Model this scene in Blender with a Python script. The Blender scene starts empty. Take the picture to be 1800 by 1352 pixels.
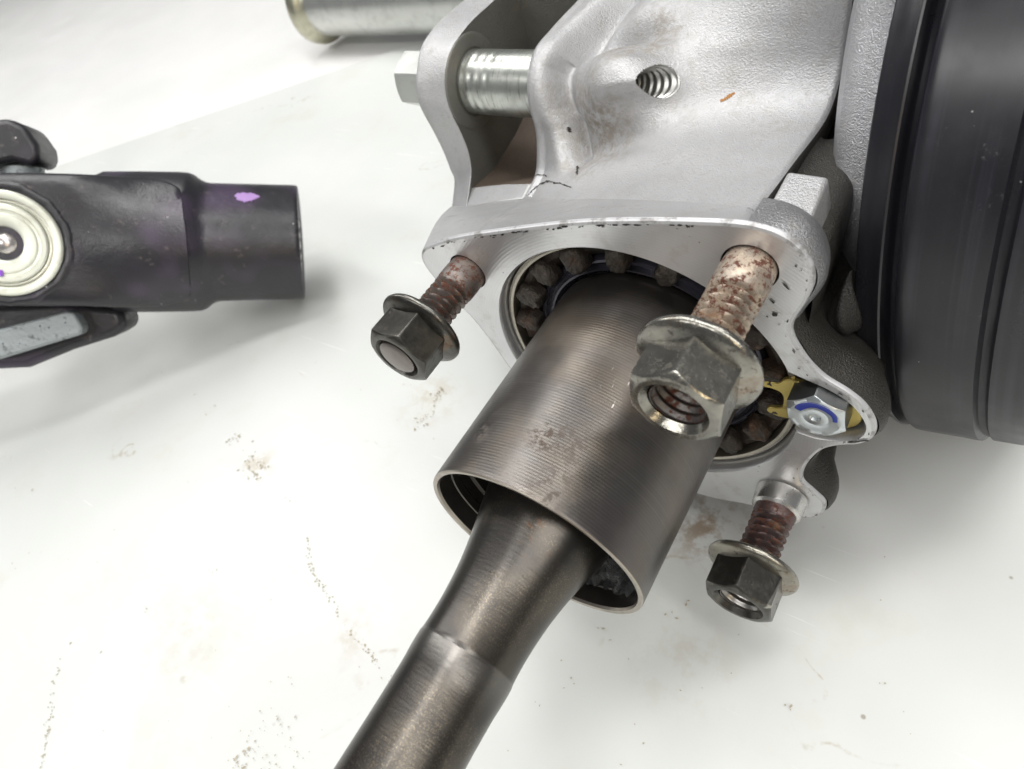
import bpy, bmesh, math, random
import numpy as np
from mathutils import Vector, Matrix

random.seed(4); np.random.seed(4)
S = 0.022                      # one modelling unit (radius of the coupling tube) in metres
HF = 2.6                       # height of the flange centre above the table, in units
scene = bpy.context.scene
COL = scene.collection

# ------------------------------------------------------------------ camera
cam_d = bpy.data.cameras.new('camera'); cam = bpy.data.objects.new('camera', cam_d); COL.objects.link(cam)
scene.camera = cam
RC = [[0.82242, 0.26218, -0.50486], [0.51043, -0.73190, 0.45142], [-0.25115, -0.62895, -0.73576]]
right = Vector([r[0] for r in RC]); down = Vector([r[1] for r in RC]); fwd = Vector([r[2] for r in RC])
M = Matrix((right, -down, -fwd)).transposed().to_4x4()
M.translation = Vector((2.35349, -3.63457, 7.63649)) * S
cam.matrix_world = M
cam_d.sensor_width = 36; cam_d.lens = 23.723; cam_d.clip_start = 0.005; cam_d.clip_end = 20
cam_d.dof.use_dof = True; cam_d.dof.focus_distance = 5.9 * S; cam_d.dof.aperture_fstop = 30

# ------------------------------------------------------------------ light
world = bpy.data.worlds.new('World'); scene.world = world; world.use_nodes = True
bg = world.node_tree.nodes['Background']; bg.inputs[0].default_value = (0.93, 0.96, 1.0, 1); bg.inputs[1].default_value = 0.11
def area(name, loc, target, size, energy, color=(1, 1, 1), size_y=None):
    d = bpy.data.lights.new(name, 'AREA'); d.energy = energy; d.size = size; d.color = color
    if size_y: d.shape = 'RECTANGLE'; d.size_y = size_y
    o = bpy.data.objects.new(name, d); COL.objects.link(o)
    o.location = Vector(loc); o.rotation_euler = (Vector(target) - Vector(loc)).to_track_quat('-Z', 'Y').to_euler()
    return o
for k, (lx, ly, lz, tx, ty, pw) in enumerate(((-0.75, 0.10, 0.85, -0.10, 0.0, 3.0), (-0.28, 0.25, 1.0, -0.05, 0.05, 3.6), (0.20, 0.20, 1.0, 0.0, 0.0, 3.0), (0.70, -0.25, 0.95, 0.08, -0.08, 4.2))):
    area('overhead_strip_lamp', (lx, ly, lz), (tx, ty, 0.0), 0.16, pw, (1.0, 0.99, 0.97), 1.1)
area('overhead_strip_lamp', (-0.15, -0.85, 0.95), (-0.05, -0.05, 0.0), 1.1, 4.0, (1.0, 0.985, 0.96), 0.16)  # front strip, added to light the front faces and the lower right
area('warm_lamp_right', (0.62, -0.55, 0.42), (0, -0.03, 0.04), 0.10, 0.5, (1.0, 0.80, 0.52), 0.3)
scene.view_settings.view_transform = 'Standard'; scene.view_settings.look = 'None'
scene.view_settings.exposure = 0.56; scene.view_settings.gamma = 1.0

# ------------------------------------------------------------------ mesh helpers
def mesh_obj(name, verts, faces, mat, parent=None, smooth=True, sharp=35, label=None):
    me = bpy.data.meshes.new(name)
    me.from_pydata([tuple(float(c) * S for c in v) for v in verts], [], [tuple(int(i) for i in f) for f in faces])
    me.validate(); me.update()
    bm = bmesh.new(); bm.from_mesh(me)
    bmesh.ops.remove_doubles(bm, verts=bm.verts, dist=1e-7)
    bmesh.ops.recalc_face_normals(bm, faces=bm.faces)
    bm.to_mesh(me); bm.free()
    if smooth:
        me.polygons.foreach_set('use_smooth', [True] * len(me.polygons))
        me.set_sharp_from_angle(angle=math.radians(sharp))
    me.materials.append(mat)
    o = bpy.data.objects.new(name, me); COL.objects.link(o)
    if parent: o.parent = parent
    if label: o['label'] = label
    return o
def empty(name, loc, label, cat, group=None, rot=None):
    o = bpy.data.objects.new(name, None); COL.objects.link(o); o.empty_display_size = 0.01
    o.location = Vector(loc) * S
    if rot is not None: o.rotation_euler = rot
    o['label'] = label; o['category'] = cat
    if group: o['group'] = group
    return o
def frame(axis, ref=(0, 0, 1)):
    a = np.array(axis, float); a /= np.linalg.norm(a)
    r = np.array(ref, float); u = r - a * (r @ a)
    if np.linalg.norm(u) < 1e-4: r = np.array([1., 0, 0]); u = r - a * (r @ a)
    u /= np.linalg.norm(u); v = np.cross(a, u)
    return a, u, v
def grid_faces(nr, nc, wrap=True, off=0):
    F = []
    for i in range(nr - 1):
        for j in range(nc if wrap else nc - 1):
            k = (j + 1) % nc
            F.append((off + i * nc + j, off + i * nc + k, off + (i + 1) * nc + k, off + (i + 1) * nc + j))
    return F
def lathe(profile, origin, axis, segs=64, ref=(0, 0, 1), rfun=None, cap0=False, cap1=False):
    """profile: (axial, radius) pairs; rfun(theta, axial, radius) may vary the radius."""
    a, u, v = frame(axis, ref); o = np.array(origin, float); V = []
    for (t, r) in profile:
        for j in range(segs):
            th = 2 * math.pi * j / segs
            if rfun:
                q = rfun(th, t, r); tt, rr = q if isinstance(q, tuple) else (t, q)
            else: tt, rr = t, r
            V.append(o + a * tt + rr * (math.cos(th) * u + math.sin(th) * v))
    F = grid_faces(len(profile), segs)
    if cap0: F.append(tuple(range(segs))[::-1])
    if cap1: n = (len(profile) - 1) * segs; F.append(tuple(range(n, n + segs)))
    return V, F
def join(*parts):
    V, F = [], []
    for v, f in parts:
        n = len(V); V += list(v); F += [tuple(i + n for i in q) for q in f]
    return V, F
def box(x0, x1, y0, y1, z0, z1):
    V = [(x, y, z) for x in (x0, x1) for y in (y0, y1) for z in (z0, z1)]
    return V, [(0, 1, 3, 2), (4, 6, 7, 5), (0, 4, 5, 1), (2, 3, 7, 6), (0, 2, 6, 4), (1, 5, 7, 3)]
def bevel(o, w, seg=3, angle=30):
    m = o.modifiers.new('bevel', 'BEVEL'); m.width = w * S; m.segments = seg; m.limit_method = 'ANGLE'; m.angle_limit = math.radians(angle)
    m.harden_normals = False
    return o
def catmull(P, n, closed=False):
    P = np.array(P, float); N = len(P); out = []
    segs = N if closed else N - 1
    for i in range(segs):
        if closed: p0, p1, p2, p3 = P[(i - 1) % N], P[i], P[(i + 1) % N], P[(i + 2) % N]
        else: p0, p1, p2, p3 = P[max(i - 1, 0)], P[i], P[i + 1], P[min(i + 2, N - 1)]
        for k in range(n):
            t = k / n
            out.append(0.5 * (2 * p1 + (p2 - p0) * t + (2 * p0 - 5 * p1 + 4 * p2 - p3) * t * t + (3 * p1 - p0 - 3 * p2 + p3) * t ** 3))
    if not closed: out.append(P[-1])
    return np.array(out)
def resample(P, n):
    P = np.array(P, float); d = np.r_[0, np.cumsum(np.linalg.norm(np.diff(P, axis=0), axis=1))]
    t = np.linspace(0, d[-1], n)
    return np.stack([np.interp(t, d, P[:, k]) for k in range(P.shape[1])], 1)

# ------------------------------------------------------------------ materials
class Mat:
    def __init__(s, name, base, metallic=0.0, rough=0.5, spec=0.5):
        s.m = bpy.data.materials.new(name); s.m.use_nodes = True
        s.nt = s.m.node_tree; s.b = s.nt.nodes['Principled BSDF']
        s.b.inputs['Base Color'].default_value = (*base, 1); s.b.inputs['Metallic'].default_value = metallic
        s.b.inputs['Roughness'].default_value = rough; s.b.inputs['Specular IOR Level'].default_value = spec
        tc = s.nt.nodes.new('ShaderNodeTexCoord'); mp = s.nt.nodes.new('ShaderNodeMapping')
        mp.inputs['Scale'].default_value = (1 / S,) * 3
        s.nt.links.new(tc.outputs['Object'], mp.inputs['Vector']); s.co = mp.outputs[0]
        rgb = s.nt.nodes.new('ShaderNodeRGB'); rgb.outputs[0].default_value = (*base, 1); s.col = rgb.outputs[0]
        v = s.nt.nodes.new('ShaderNodeValue'); v.outputs[0].default_value = rough; s.rg = v.outputs[0]
        v = s.nt.nodes.new('ShaderNodeValue'); v.outputs[0].default_value = metallic; s.mt = v.outputs[0]
        s.h = None
    def L(s, a, b): s.nt.links.new(a, b)
    def math(s, op, a, b=None, c=None, clamp=False):
        n = s.nt.nodes.new('ShaderNodeMath'); n.operation = op; n.use_clamp = clamp
        for i, x in enumerate((a, b, c)):
            if x is None: continue
            if isinstance(x, (int, float)): n.inputs[i].default_value = x
            else: s.L(x, n.inputs[i])
        return n.outputs[0]
    def xyz(s, co=None):
        n = s.nt.nodes.new('ShaderNodeSeparateXYZ'); s.L(co or s.co, n.inputs[0]); return n.outputs
    def stretch(s, sc, rot=(0, 0, 0), loc=(0, 0, 0)):
        n = s.nt.nodes.new('ShaderNodeMapping'); n.inputs['Scale'].default_value = sc; n.inputs['Rotation'].default_value = rot; n.inputs['Location'].default_value = loc
        s.L(s.co, n.inputs[0]); return n.outputs[0]
    def noise(s, scale, detail=4, rough=0.55, co=None, dist=0.0):
        n = s.nt.nodes.new('ShaderNodeTexNoise'); n.inputs['Scale'].default_value = scale; n.inputs['Detail'].default_value = detail
        n.inputs['Roughness'].default_value = rough; n.inputs['Distortion'].default_value = dist
        s.L(co or s.co, n.inputs['Vector']); return n.outputs[0]
    def voro(s, scale, co=None, feature='F1'):
        n = s.nt.nodes.new('ShaderNodeTexVoronoi'); n.inputs['Scale'].default_value = scale; n.feature = feature
        s.L(co or s.co, n.inputs['Vector']); return n.outputs['Distance']
    def ramp(s, x, lo, hi, a=0.0, b=1.0):
        n = s.nt.nodes.new('ShaderNodeMapRange'); n.interpolation_type = 'SMOOTHSTEP'
        n.inputs['From Min'].default_value = lo; n.inputs['From Max'].default_value = hi
        n.inputs['To Min'].default_value = a; n.inputs['To Max'].default_value = b
        s.L(x, n.inputs['Value']); return n.outputs[0]
    def mul(s, *xs):
        r = xs[0]
        for x in xs[1:]: r = s.math('MULTIPLY', r, x)
        return r
    def ball(s, c, r0, r1, sc=(1, 1, 1)):
        """1 inside r0 fading to 0 at r1 around the point c (units)."""
        n = s.nt.nodes.new('ShaderNodeVectorMath'); n.operation = 'SUBTRACT'; s.L(s.co, n.inputs[0]); n.inputs[1].default_value = c
        q = s.nt.nodes.new('ShaderNodeVectorMath'); q.operation = 'MULTIPLY'; s.L(n.outputs[0], q.inputs[0]); q.inputs[1].default_value = sc
        l = s.nt.nodes.new('ShaderNodeVectorMath'); l.operation = 'LENGTH'; s.L(q.outputs[0], l.inputs[0])
        return s.ramp(l.outputs['Value'], r0, r1, 1.0, 0.0)
    def color(s, mask, col):
        n = s.nt.nodes.new('ShaderNodeMix'); n.data_type = 'RGBA'
        if isinstance(mask, (int, float)): n.inputs[0].default_value = mask
        else: s.L(mask, n.inputs[0])
        s.L(s.col, n.inputs[6])
        if isinstance(col, tuple): n.inputs[7].default_value = (*col, 1)
        else: s.L(col, n.inputs[7])
        s.col = n.outputs[2]; return s
    def _lerp(s, cur, mask, val):
        n = s.nt.nodes.new('ShaderNodeMix'); n.data_type = 'FLOAT'; s.L(mask, n.inputs[0]); s.L(cur, n.inputs[2]); n.inputs[3].default_value = val
        return n.outputs[0]
    def roughen(s, mask, val): s.rg = s._lerp(s.rg, mask, val); return s
    def metal(s, mask, val): s.mt = s._lerp(s.mt, mask, val); return s
    def height(s, x, k=1.0):
        y = s.math('MULTIPLY', x, k); s.h = y if s.h is None else s.math('ADD', s.h, y); return s
    def done(s, dist=0.02, strength=1.0):
        s.L(s.col, s.b.inputs['Base Color']); s.L(s.rg, s.b.inputs['Roughness']); s.L(s.mt, s.b.inputs['Metallic'])
        if s.h is not None:
            n = s.nt.nodes.new('ShaderNodeBump'); n.inputs['Strength'].default_value = strength; n.inputs['Distance'].default_value = dist * S
            s.L(s.h, n.inputs['Height']); s.L(n.outputs[0], s.b.inputs['Normal'])
        return s.m

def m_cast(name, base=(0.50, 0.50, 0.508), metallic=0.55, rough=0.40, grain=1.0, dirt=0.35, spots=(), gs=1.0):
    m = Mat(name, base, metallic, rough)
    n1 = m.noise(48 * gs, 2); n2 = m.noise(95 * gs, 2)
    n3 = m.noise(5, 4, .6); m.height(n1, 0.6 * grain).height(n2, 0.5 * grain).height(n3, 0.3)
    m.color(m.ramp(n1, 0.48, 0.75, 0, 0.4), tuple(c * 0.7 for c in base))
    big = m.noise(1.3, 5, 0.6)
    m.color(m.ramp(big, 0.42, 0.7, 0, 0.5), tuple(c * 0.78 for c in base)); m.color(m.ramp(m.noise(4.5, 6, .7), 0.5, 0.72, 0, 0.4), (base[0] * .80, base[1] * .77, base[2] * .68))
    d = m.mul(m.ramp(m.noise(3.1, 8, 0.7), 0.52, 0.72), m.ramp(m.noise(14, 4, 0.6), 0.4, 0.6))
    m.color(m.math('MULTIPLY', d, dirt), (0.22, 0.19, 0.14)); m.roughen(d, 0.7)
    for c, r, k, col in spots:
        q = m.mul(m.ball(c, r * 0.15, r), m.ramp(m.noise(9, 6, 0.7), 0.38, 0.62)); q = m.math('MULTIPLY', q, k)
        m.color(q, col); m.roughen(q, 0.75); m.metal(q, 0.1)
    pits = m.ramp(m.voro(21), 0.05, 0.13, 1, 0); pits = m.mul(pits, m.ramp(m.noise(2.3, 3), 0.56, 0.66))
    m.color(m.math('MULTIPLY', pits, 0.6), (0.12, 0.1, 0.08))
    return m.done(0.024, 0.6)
BROWN = (0.20, 0.16, 0.11)
cast_web = m_cast('cast_aluminium_web', spots=[((-1.3, 2.0, 1.3), 0.8, 0.75, BROWN), ((-0.95, 2.6, 2.1), 0.7, 0.85, BROWN), ((-1.7, 2.3, 1.5), 0.35, 0.25, BROWN),
                  ((0.2, 2.3, 1.8), 0.5, 0.3, BROWN), ((0.62, 2.0, 1.55), 0.3, 0.35, BROWN)], dirt=0.22)
cast = m_cast('cast_aluminium')
cast_dark = m_cast('cast_aluminium_shaded', (0.045, 0.042, 0.037), 0.5, 0.40, 1.5, 0.10)  # same casting darkened: shade of flanks and recesses put into its colour
cast_mid = m_cast('cast_aluminium_rubbed', (0.30, 0.30, 0.31), 0.7, 0.36, 0.8, 0.5)
cast_bright = m_cast('cast_aluminium_blasted', (0.52, 0.52, 0.54), 0.75, 0.33, 4.0, 0.15, gs=1.3)

def m_machined():
    m = Mat('machined_aluminium', (0.70, 0.70, 0.71), 0.75, 0.30)
    x, y, z = m.xyz()
    # face-mill arcs swept from far right
    r = m.math('SQRT', m.math('ADD', m.math('POWER', m.math('ADD', x, -0.15), 2.0), m.math('POWER', m.math('ADD', z, 0.3), 2.0)))
    w = m.math('SINE', m.math('MULTIPLY', r, 2 * math.pi / 0.030))
    m.height(w, 0.05)
    sh = m.noise(1.2, 3); m.color(m.ramp(sh, 0.4, 0.7, 0, 0.5), (0.55, 0.55, 0.56))
    m.color(m.math('MULTIPLY', m.ramp(w, 0.2, 1.0), 0.07), (0.38, 0.38, 0.39))
    st = m.mul(m.ramp(m.noise(2.2, 6, 0.7), 0.52, 0.64), 0.35); m.color(st, (0.45, 0.42, 0.36)); m.roughen(st, 0.5)
    pit = m.mul(m.ramp(m.voro(13), 0.06, 0.12, 1, 0), m.ramp(m.noise(3.0, 2), 0.56, 0.62)); m.color(pit, (0.05, 0.04, 0.035)); m.metal(pit, 0.0)
    # oily scuffs along the cast edge
    sc = m.noise(11, 7, 0.75, co=m.stretch((1, 1, 3))); e = m.ramp(m.noise(1.1, 2), 0.5, 0.62)
    k = m.mul(m.ramp(sc, 0.60, 0.66), e); m.color(m.math('MULTIPLY', k, 0.8), (0.06, 0.055, 0.05)); m.metal(k, 0.1)
    return m.done(0.006, 0.6)
machined = m_machined()
raw_edge = Mat('bright_cut_aluminium', (0.50, 0.50, 0.51), 0.4, 0.45); raw_edge.color(raw_edge.ramp(raw_edge.noise(6, 6, .7), .5, .62, 0, .8), (.22, .21, .2)); raw_edge = raw_edge.done()

def m_turned():
    m = Mat('turned_brown_steel', (0.125, 0.117, 0.111), 0.88, 0.34)
    x, y, z = m.xyz()
    w = m.math('SINE', m.math('MULTIPLY', y, 2 * math.pi / 0.027)); m.height(w, 0.028)
    n = m.nt.nodes.new('ShaderNodeTexNoise'); n.noise_dimensions = '1D'; n.inputs['Scale'].default_value = 26; n.inputs['Detail'].default_value = 6; n.inputs['Roughness'].default_value = .7
    m.L(y, n.inputs['W']); ir = n.outputs[0]; m.height(ir, 0.09)
    m.color(m.math('MULTIPLY', m.ramp(w, -0.2, 1.0), 0.08), (0.28, 0.25, 0.225)); m.color(m.ramp(ir, .5, .7, 0, .15), (0.25, 0.23, 0.215))
    m.color(m.ramp(m.noise(1.0, 4), 0.42, 0.68, 0, 0.55), (0.20, 0.165, 0.125))
    m.color(m.ramp(m.noise(0.9, 3, co=m.stretch((1, 1, 1), loc=(3, 1, 7))), 0.48, 0.68, 0, 0.6), (0.12, 0.105, 0.108))
    m.roughen(m.ramp(m.noise(2.2, 5, .65), .4, .7), .46)
    for c, r, k in (((0.09, 0.48, 1.0), 0.18, 0.95), ((0.25, 0.55, 0.97), 0.3, 0.5), ((-0.45, 0.40, 0.89), 0.15, 0.6), ((0.35, 0.15, 0.93), 0.25, 0.5)):
        q = m.mul(m.ball(c, r * 0.1, r), m.ramp(m.noise(13, 6, 0.7), 0.48, 0.60)); m.color(m.math('MULTIPLY', q, k), (0.07, 0.045, 0.03)); m.roughen(q, 0.7); m.metal(q, 0.1)
    sc = m.ramp(m.noise(9, 4, 0.6, co=m.stretch((3.0, 0.6, 0.8), rot=(0.5, 0.2, 0.6))), 0.66, 0.74)
    q = m.mul(sc, m.ball((0.33, 1.10, 0.95), 0.08, 0.32)); m.color(q, (0.6, 0.57, 0.55))
    sp = m.ramp(m.voro(34), 0.05, 0.10, 1, 0); sp = m.mul(sp, m.ramp(m.noise(4, 3), 0.5, 0.62)); m.color(m.math('MULTIPLY', sp, 0.6), (0.06, 0.045, 0.035))
    return m.done(0.010, 0.75)
turned = m_turned()
def m_shaft():
    m = Mat('brown_shaft_steel', (0.060, 0.056, 0.052), 0.9, 0.30)
    st = m.noise(7, 4, 0.6, co=m.stretch((1, 6, 1))); m.height(st, 0.3)
    m.color(m.ramp(m.noise(1.4, 5), 0.42, 0.66, 0, 0.75), (0.105, 0.093, 0.078))
    m.color(m.ramp(m.noise(1.1, 4, co=m.stretch((1, .6, 1), loc=(5, 2, 1))), 0.5, 0.68, 0, 0.6), (0.07, 0.062, 0.058))
    gr = m.mul(m.ramp(m.noise(75, 2), 0.5, 0.7), m.ramp(m.noise(1.7, 3), 0.45, 0.6)); m.color(m.math('MULTIPLY', gr, 0.3), (0.28, 0.225, 0.15))
    ru = m.mul(m.ramp(m.noise(5, 6, 0.7), 0.56, 0.68), m.ball((0, 0.15, 0.5), 0.1, 0.6)); m.color(m.math('MULTIPLY', ru, 0.7), (0.12, 0.05, 0.02))
    ht = m.mul(m.ramp(m.xyz()[1], -1.32, -1.04), m.ramp(m.xyz()[1], -0.985, -1.01)); m.color(m.math('MULTIPLY', ht, 0.35), (0.27, 0.26, 0.245))
    return m.done(0.006, 0.5)
shaft_m = m_shaft()
def m_rust(name, pale, seedloc):
    m = Mat(name, tuple(.5 * c + .06 for c in pale), 0.7, 0.42)
    a = m.noise(5, 6, 0.7, co=m.stretch((1, 1, 1), loc=seedloc))
    m.color(m.ramp(a, 0.42, 0.56), pale)
    b = m.ramp(m.noise(17, 6, 0.75, co=m.stretch((1, 1, 1), loc=(seedloc[0] + 3, 1, 2))), 0.495, 0.58); m.color(b, (0.105, 0.038, 0.022)); m.metal(b, 0.1); m.roughen(b, 0.85)
    c = m.ramp(m.noise(4, 5, 0.65, co=m.stretch((1, 1, 1), loc=(seedloc[0] + 9, 4, 2))), 0.58, 0.72, 0, .8); m.color(c, (0.25, 0.135, 0.06)); m.metal(c, 0.05); m.roughen(c, 0.85)
    m.height(m.noise(30, 4, 0.7), 0.7)
    return m.done(0.014, 0.5)
rust_a = m_rust('rusty_stud_brown', (0.20, 0.165, 0.145), (0, 0, 0))
rust_b = m_rust('rusty_stud_pale', (0.52, 0.43, 0.34), (11, 3, 5))
rust_c = m_rust('rusty_stud_purple', (0.13, 0.085, 0.08), (21, 7, 2))
def m_nut(name, base, worn, wornk, rough=0.36):
    m = Mat(name, base, 0.95, rough)
    m.color(m.ramp(m.noise(4, 6, 0.7), 0.5 - wornk * 0.2, 0.72 - wornk * 0.1, 0, 0.8), worn)
    b = m.ramp(m.noise(12, 6, 0.75), 0.56, 0.66); m.color(m.math('MULTIPLY', b, 0.6), (0.05, 0.04, 0.035)); m.roughen(b, 0.65)
    r = m.ramp(m.noise(3.3, 5, 0.7, co=m.stretch((1, 1, 1), loc=(6, 2, 9))), 0.6, 0.74); m.color(m.math('MULTIPLY', r, 0.4), (0.2, 0.1, 0.04))
    m.height(m.noise(5, 4, 0.55), 0.5); m.height(m.noise(40, 3), 0.12)
    g = m.nt.nodes.new('ShaderNodeNewGeometry')
    edge = m.ramp(g.outputs['Pointiness'], 0.53, 0.60); m.color(m.math('MULTIPLY', edge, 0.6), (0.6, 0.58, 0.53))
    return m.done(0.016, 0.5)
nut_dark = m_nut('black_oxide_steel', (0.085, 0.082, 0.074), (0.16, 0.155, 0.135), 0.2, .30)
nut_grey = m_nut('worn_zinc_steel', (0.22, 0.213, 0.19), (0.36, 0.345, 0.30), 0.7, .23)
nut_olive = m_nut('dull_olive_zinc_steel', (0.22, 0.208, 0.175), (0.33, 0.31, 0.26), 0.8, .30)
steel = Mat('bright_steel', (0.62, 0.61, 0.59), 0.9, 0.25).height(Mat.noise.__get__(None) if False else None, 0) if False else None
def m_steel(name, base, rough=0.25, stain=0.3, streak=None):
    m = Mat(name, base, 0.9, rough)
    m.color(m.ramp(m.noise(2.5, 6, 0.65), 0.45, 0.7, 0, stain), tuple(c * 0.5 for c in base)); m.roughen(m.ramp(m.noise(5, 5), 0.4, 0.7, 0, 0.5), 0.5)
    if streak is not None:
        st = m.noise(6, 5, 0.7, co=m.stretch(streak)); m.color(m.ramp(st, 0.52, 0.68, 0, 0.7), (0.16, 0.155, 0.14)); m.height(st, 0.4)
    m.height(m.noise(30, 3), 0.15)
    return m.done(0.008, 0.5)
steel = m_steel('bright_steel', (0.60, 0.59, 0.57))
sleeve_zinc = m_steel('greenish_zinc_sleeve', (0.58, 0.60, 0.56), 0.28, 0.5, (6, 0.5, 0.5))
pin_steel = m_steel('pale_plated_steel', (0.60, 0.61, 0.585), 0.3, 0.35)
tip_steel = m_steel('pale_stud_tip', (0.23, 0.205, 0.19), 0.36, 0.6)
grease = Mat('black_grease', (0.012, 0.012, 0.014), 0, 0.22); grease.height(grease.noise(7, 6, 0.7), 1.0); grease = grease.done(0.08, 0.9)
seal_m = Mat('dark_seal_rubber', (0.045, 0.043, 0.058), 0.5, 0.2); seal_m.height(seal_m.noise(6, 3), 0.4); seal_m = seal_m.done(0.02, 0.4)
def m_crust():
    m = Mat('rusty_sintered_iron', (0.055, 0.047, 0.040), 0.6, 0.42)
    m.color(m.ramp(m.noise(3, 5, 0.7), 0.5, 0.66, 0, 0.6), (0.11, 0.055, 0.03)); m.color(m.ramp(m.noise(11, 4, 0.7), 0.5, 0.7, 0, 0.5), (0.15, 0.13, 0.11))
    m.height(m.noise(14, 5, 0.7), 1.0); m.height(m.noise(45, 3), 0.5)
    return m.done(0.03, 0.7)
crust = m_crust()
def m_black(name, base, rough, co_scale, streak=0.5, dust=0.3):
    m = Mat(name, base, 0.0, rough, 0.5)
    a, u, v = frame((1, -0.097, 0.143)); x, y, z = m.xyz()
    ax = m.math('ADD', m.math('ADD', m.math('MULTIPLY', x, a[0]), m.math('MULTIPLY', y, a[1])), m.math('MULTIPLY', z, a[2]))
    n = m.nt.nodes.new('ShaderNodeTexNoise'); n.noise_dimensions = '1D'; n.inputs['Scale'].default_value = co_scale; n.inputs['Detail'].default_value = 5
    m.L(ax, n.inputs['W']); st = n.outputs[0]
    m.color(m.mul(m.ramp(st, 0.45, 0.7, 0, streak), m.ramp(m.noise(1.1, 4), .35, .65)), tuple(c * 3.0 for c in base)); m.height(st, 0.25)
    m.roughen(m.ramp(m.noise(1.2, 5), 0.35, 0.7), rough + 0.16)
    d = m.mul(m.ramp(m.noise(5, 8, 0.8), 0.60, 0.72), m.ramp(m.noise(0.8, 2), 0.45, 0.6)); m.color(m.math('MULTIPLY', d, dust), (0.25, 0.25, 0.25))
    sp = m.mul(m.ramp(m.voro(6), 0.02, 0.045, 1, 0), m.ramp(m.noise(1.4, 3), 0.55, 0.6)); m.color(m.math('MULTIPLY', sp, 0.6), (0.5, 0.5, 0.5))
    return m.done(0.01, 0.5)
drum_m = m_black('black_satin_drum', (0.010, 0.010, 0.0135), 0.27, 9.0, 0.8, 0.6)
def m_yoke():
    m = Mat('black_yoke_paint', (0.017, 0.016, 0.020), 0.0, 0.34, 0.6)
    m.roughen(m.ramp(m.noise(1.1, 4), 0.4, 0.7), 0.45)
    m.height(m.noise(6, 5, 0.6), 0.5); m.height(m.noise(30, 2), 0.15)
    d = m.mul(m.ramp(m.noise(4, 7, 0.75), 0.58, 0.70), 0.55); m.color(d, (0.16, 0.13, 0.12))
    pu = m.mul(m.ramp(m.noise(0.75, 2, co=m.stretch((1, 1, 1), loc=(2, 6, 1))), 0.5, 0.68), 0.5); m.color(pu, (0.085, 0.055, 0.11))
    sp = m.mul(m.ramp(m.voro(3.2), 0.025, 0.05, 1, 0), m.ramp(m.noise(0.9, 2), 0.47, 0.52)); m.color(sp, (0.62, 0.62, 0.62))
    return m.done(0.03, 0.5)
yoke_m = m_yoke()
def m_bare():
    m = Mat('chipped_bare_iron', (0.33, 0.36, 0.37), 0.55, 0.5)
    m.height(m.noise(10, 5, 0.7), 1.0); m.color(m.ramp(m.noise(6, 6, 0.7), 0.55, 0.66), (0.14, 0.15, 0.15)); m.color(m.ramp(m.voro(6), 0.06, 0.1, 1, 0), (0.05, 0.04, 0.06))
    return m.done(0.03, 0.6)
bare_m = m_bare()
cap_m = Mat('pale_bearing_cap_steel', (0.70, 0.71, 0.62), 0.5, 0.38); cap_m.color(cap_m.ramp(cap_m.noise(2.5, 6, .65), .5, .7, 0, .5), (0.45, 0.44, 0.36)); cap_m = cap_m.done()
purple = Mat('purple_paint', (0.25, 0.07, 0.55), 0, 0.4).done()
lilac = Mat('lilac_paint', (0.36, 0.22, 0.48), 0, 0.5).done()
blue = Mat('blue_paint_marker', (0.012, 0.03, 0.30), 0, 0.3).done()
black_mark = Mat('black_scuff', (0.02, 0.018, 0.015), 0, 0.7).done()
orange = Mat('orange_rust_fleck', (0.36, 0.17, 0.05), 0, 0.8).done()
yellow = Mat('yellow_zinc_plate', (0.56, 0.44, 0.14), 0.75, 0.3)
yellow.color(yellow.ramp(yellow.noise(6, 6, 0.7), 0.55, 0.7, 0, 0.7), (0.2, 0.14, 0.05)); yellow = yellow.done()
bolt_zinc = m_steel('blue_white_zinc', (0.62, 0.66, 0.68), 0.28, 0.25)
bolt_side = m_steel('bolt_flank_dark_reflection', (0.20, 0.21, 0.215), 0.33, 0.4)  # dark surroundings mirrored in the bolt flank, put into its colour
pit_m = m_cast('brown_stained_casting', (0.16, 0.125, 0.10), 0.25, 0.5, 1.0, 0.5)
grey_wall = m_cast('grey_casting', (0.17, 0.168, 0.15), 0.4, 0.45, 1.0, 0.7)  # darker casting tone for the inner faces of fork and pit

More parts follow.
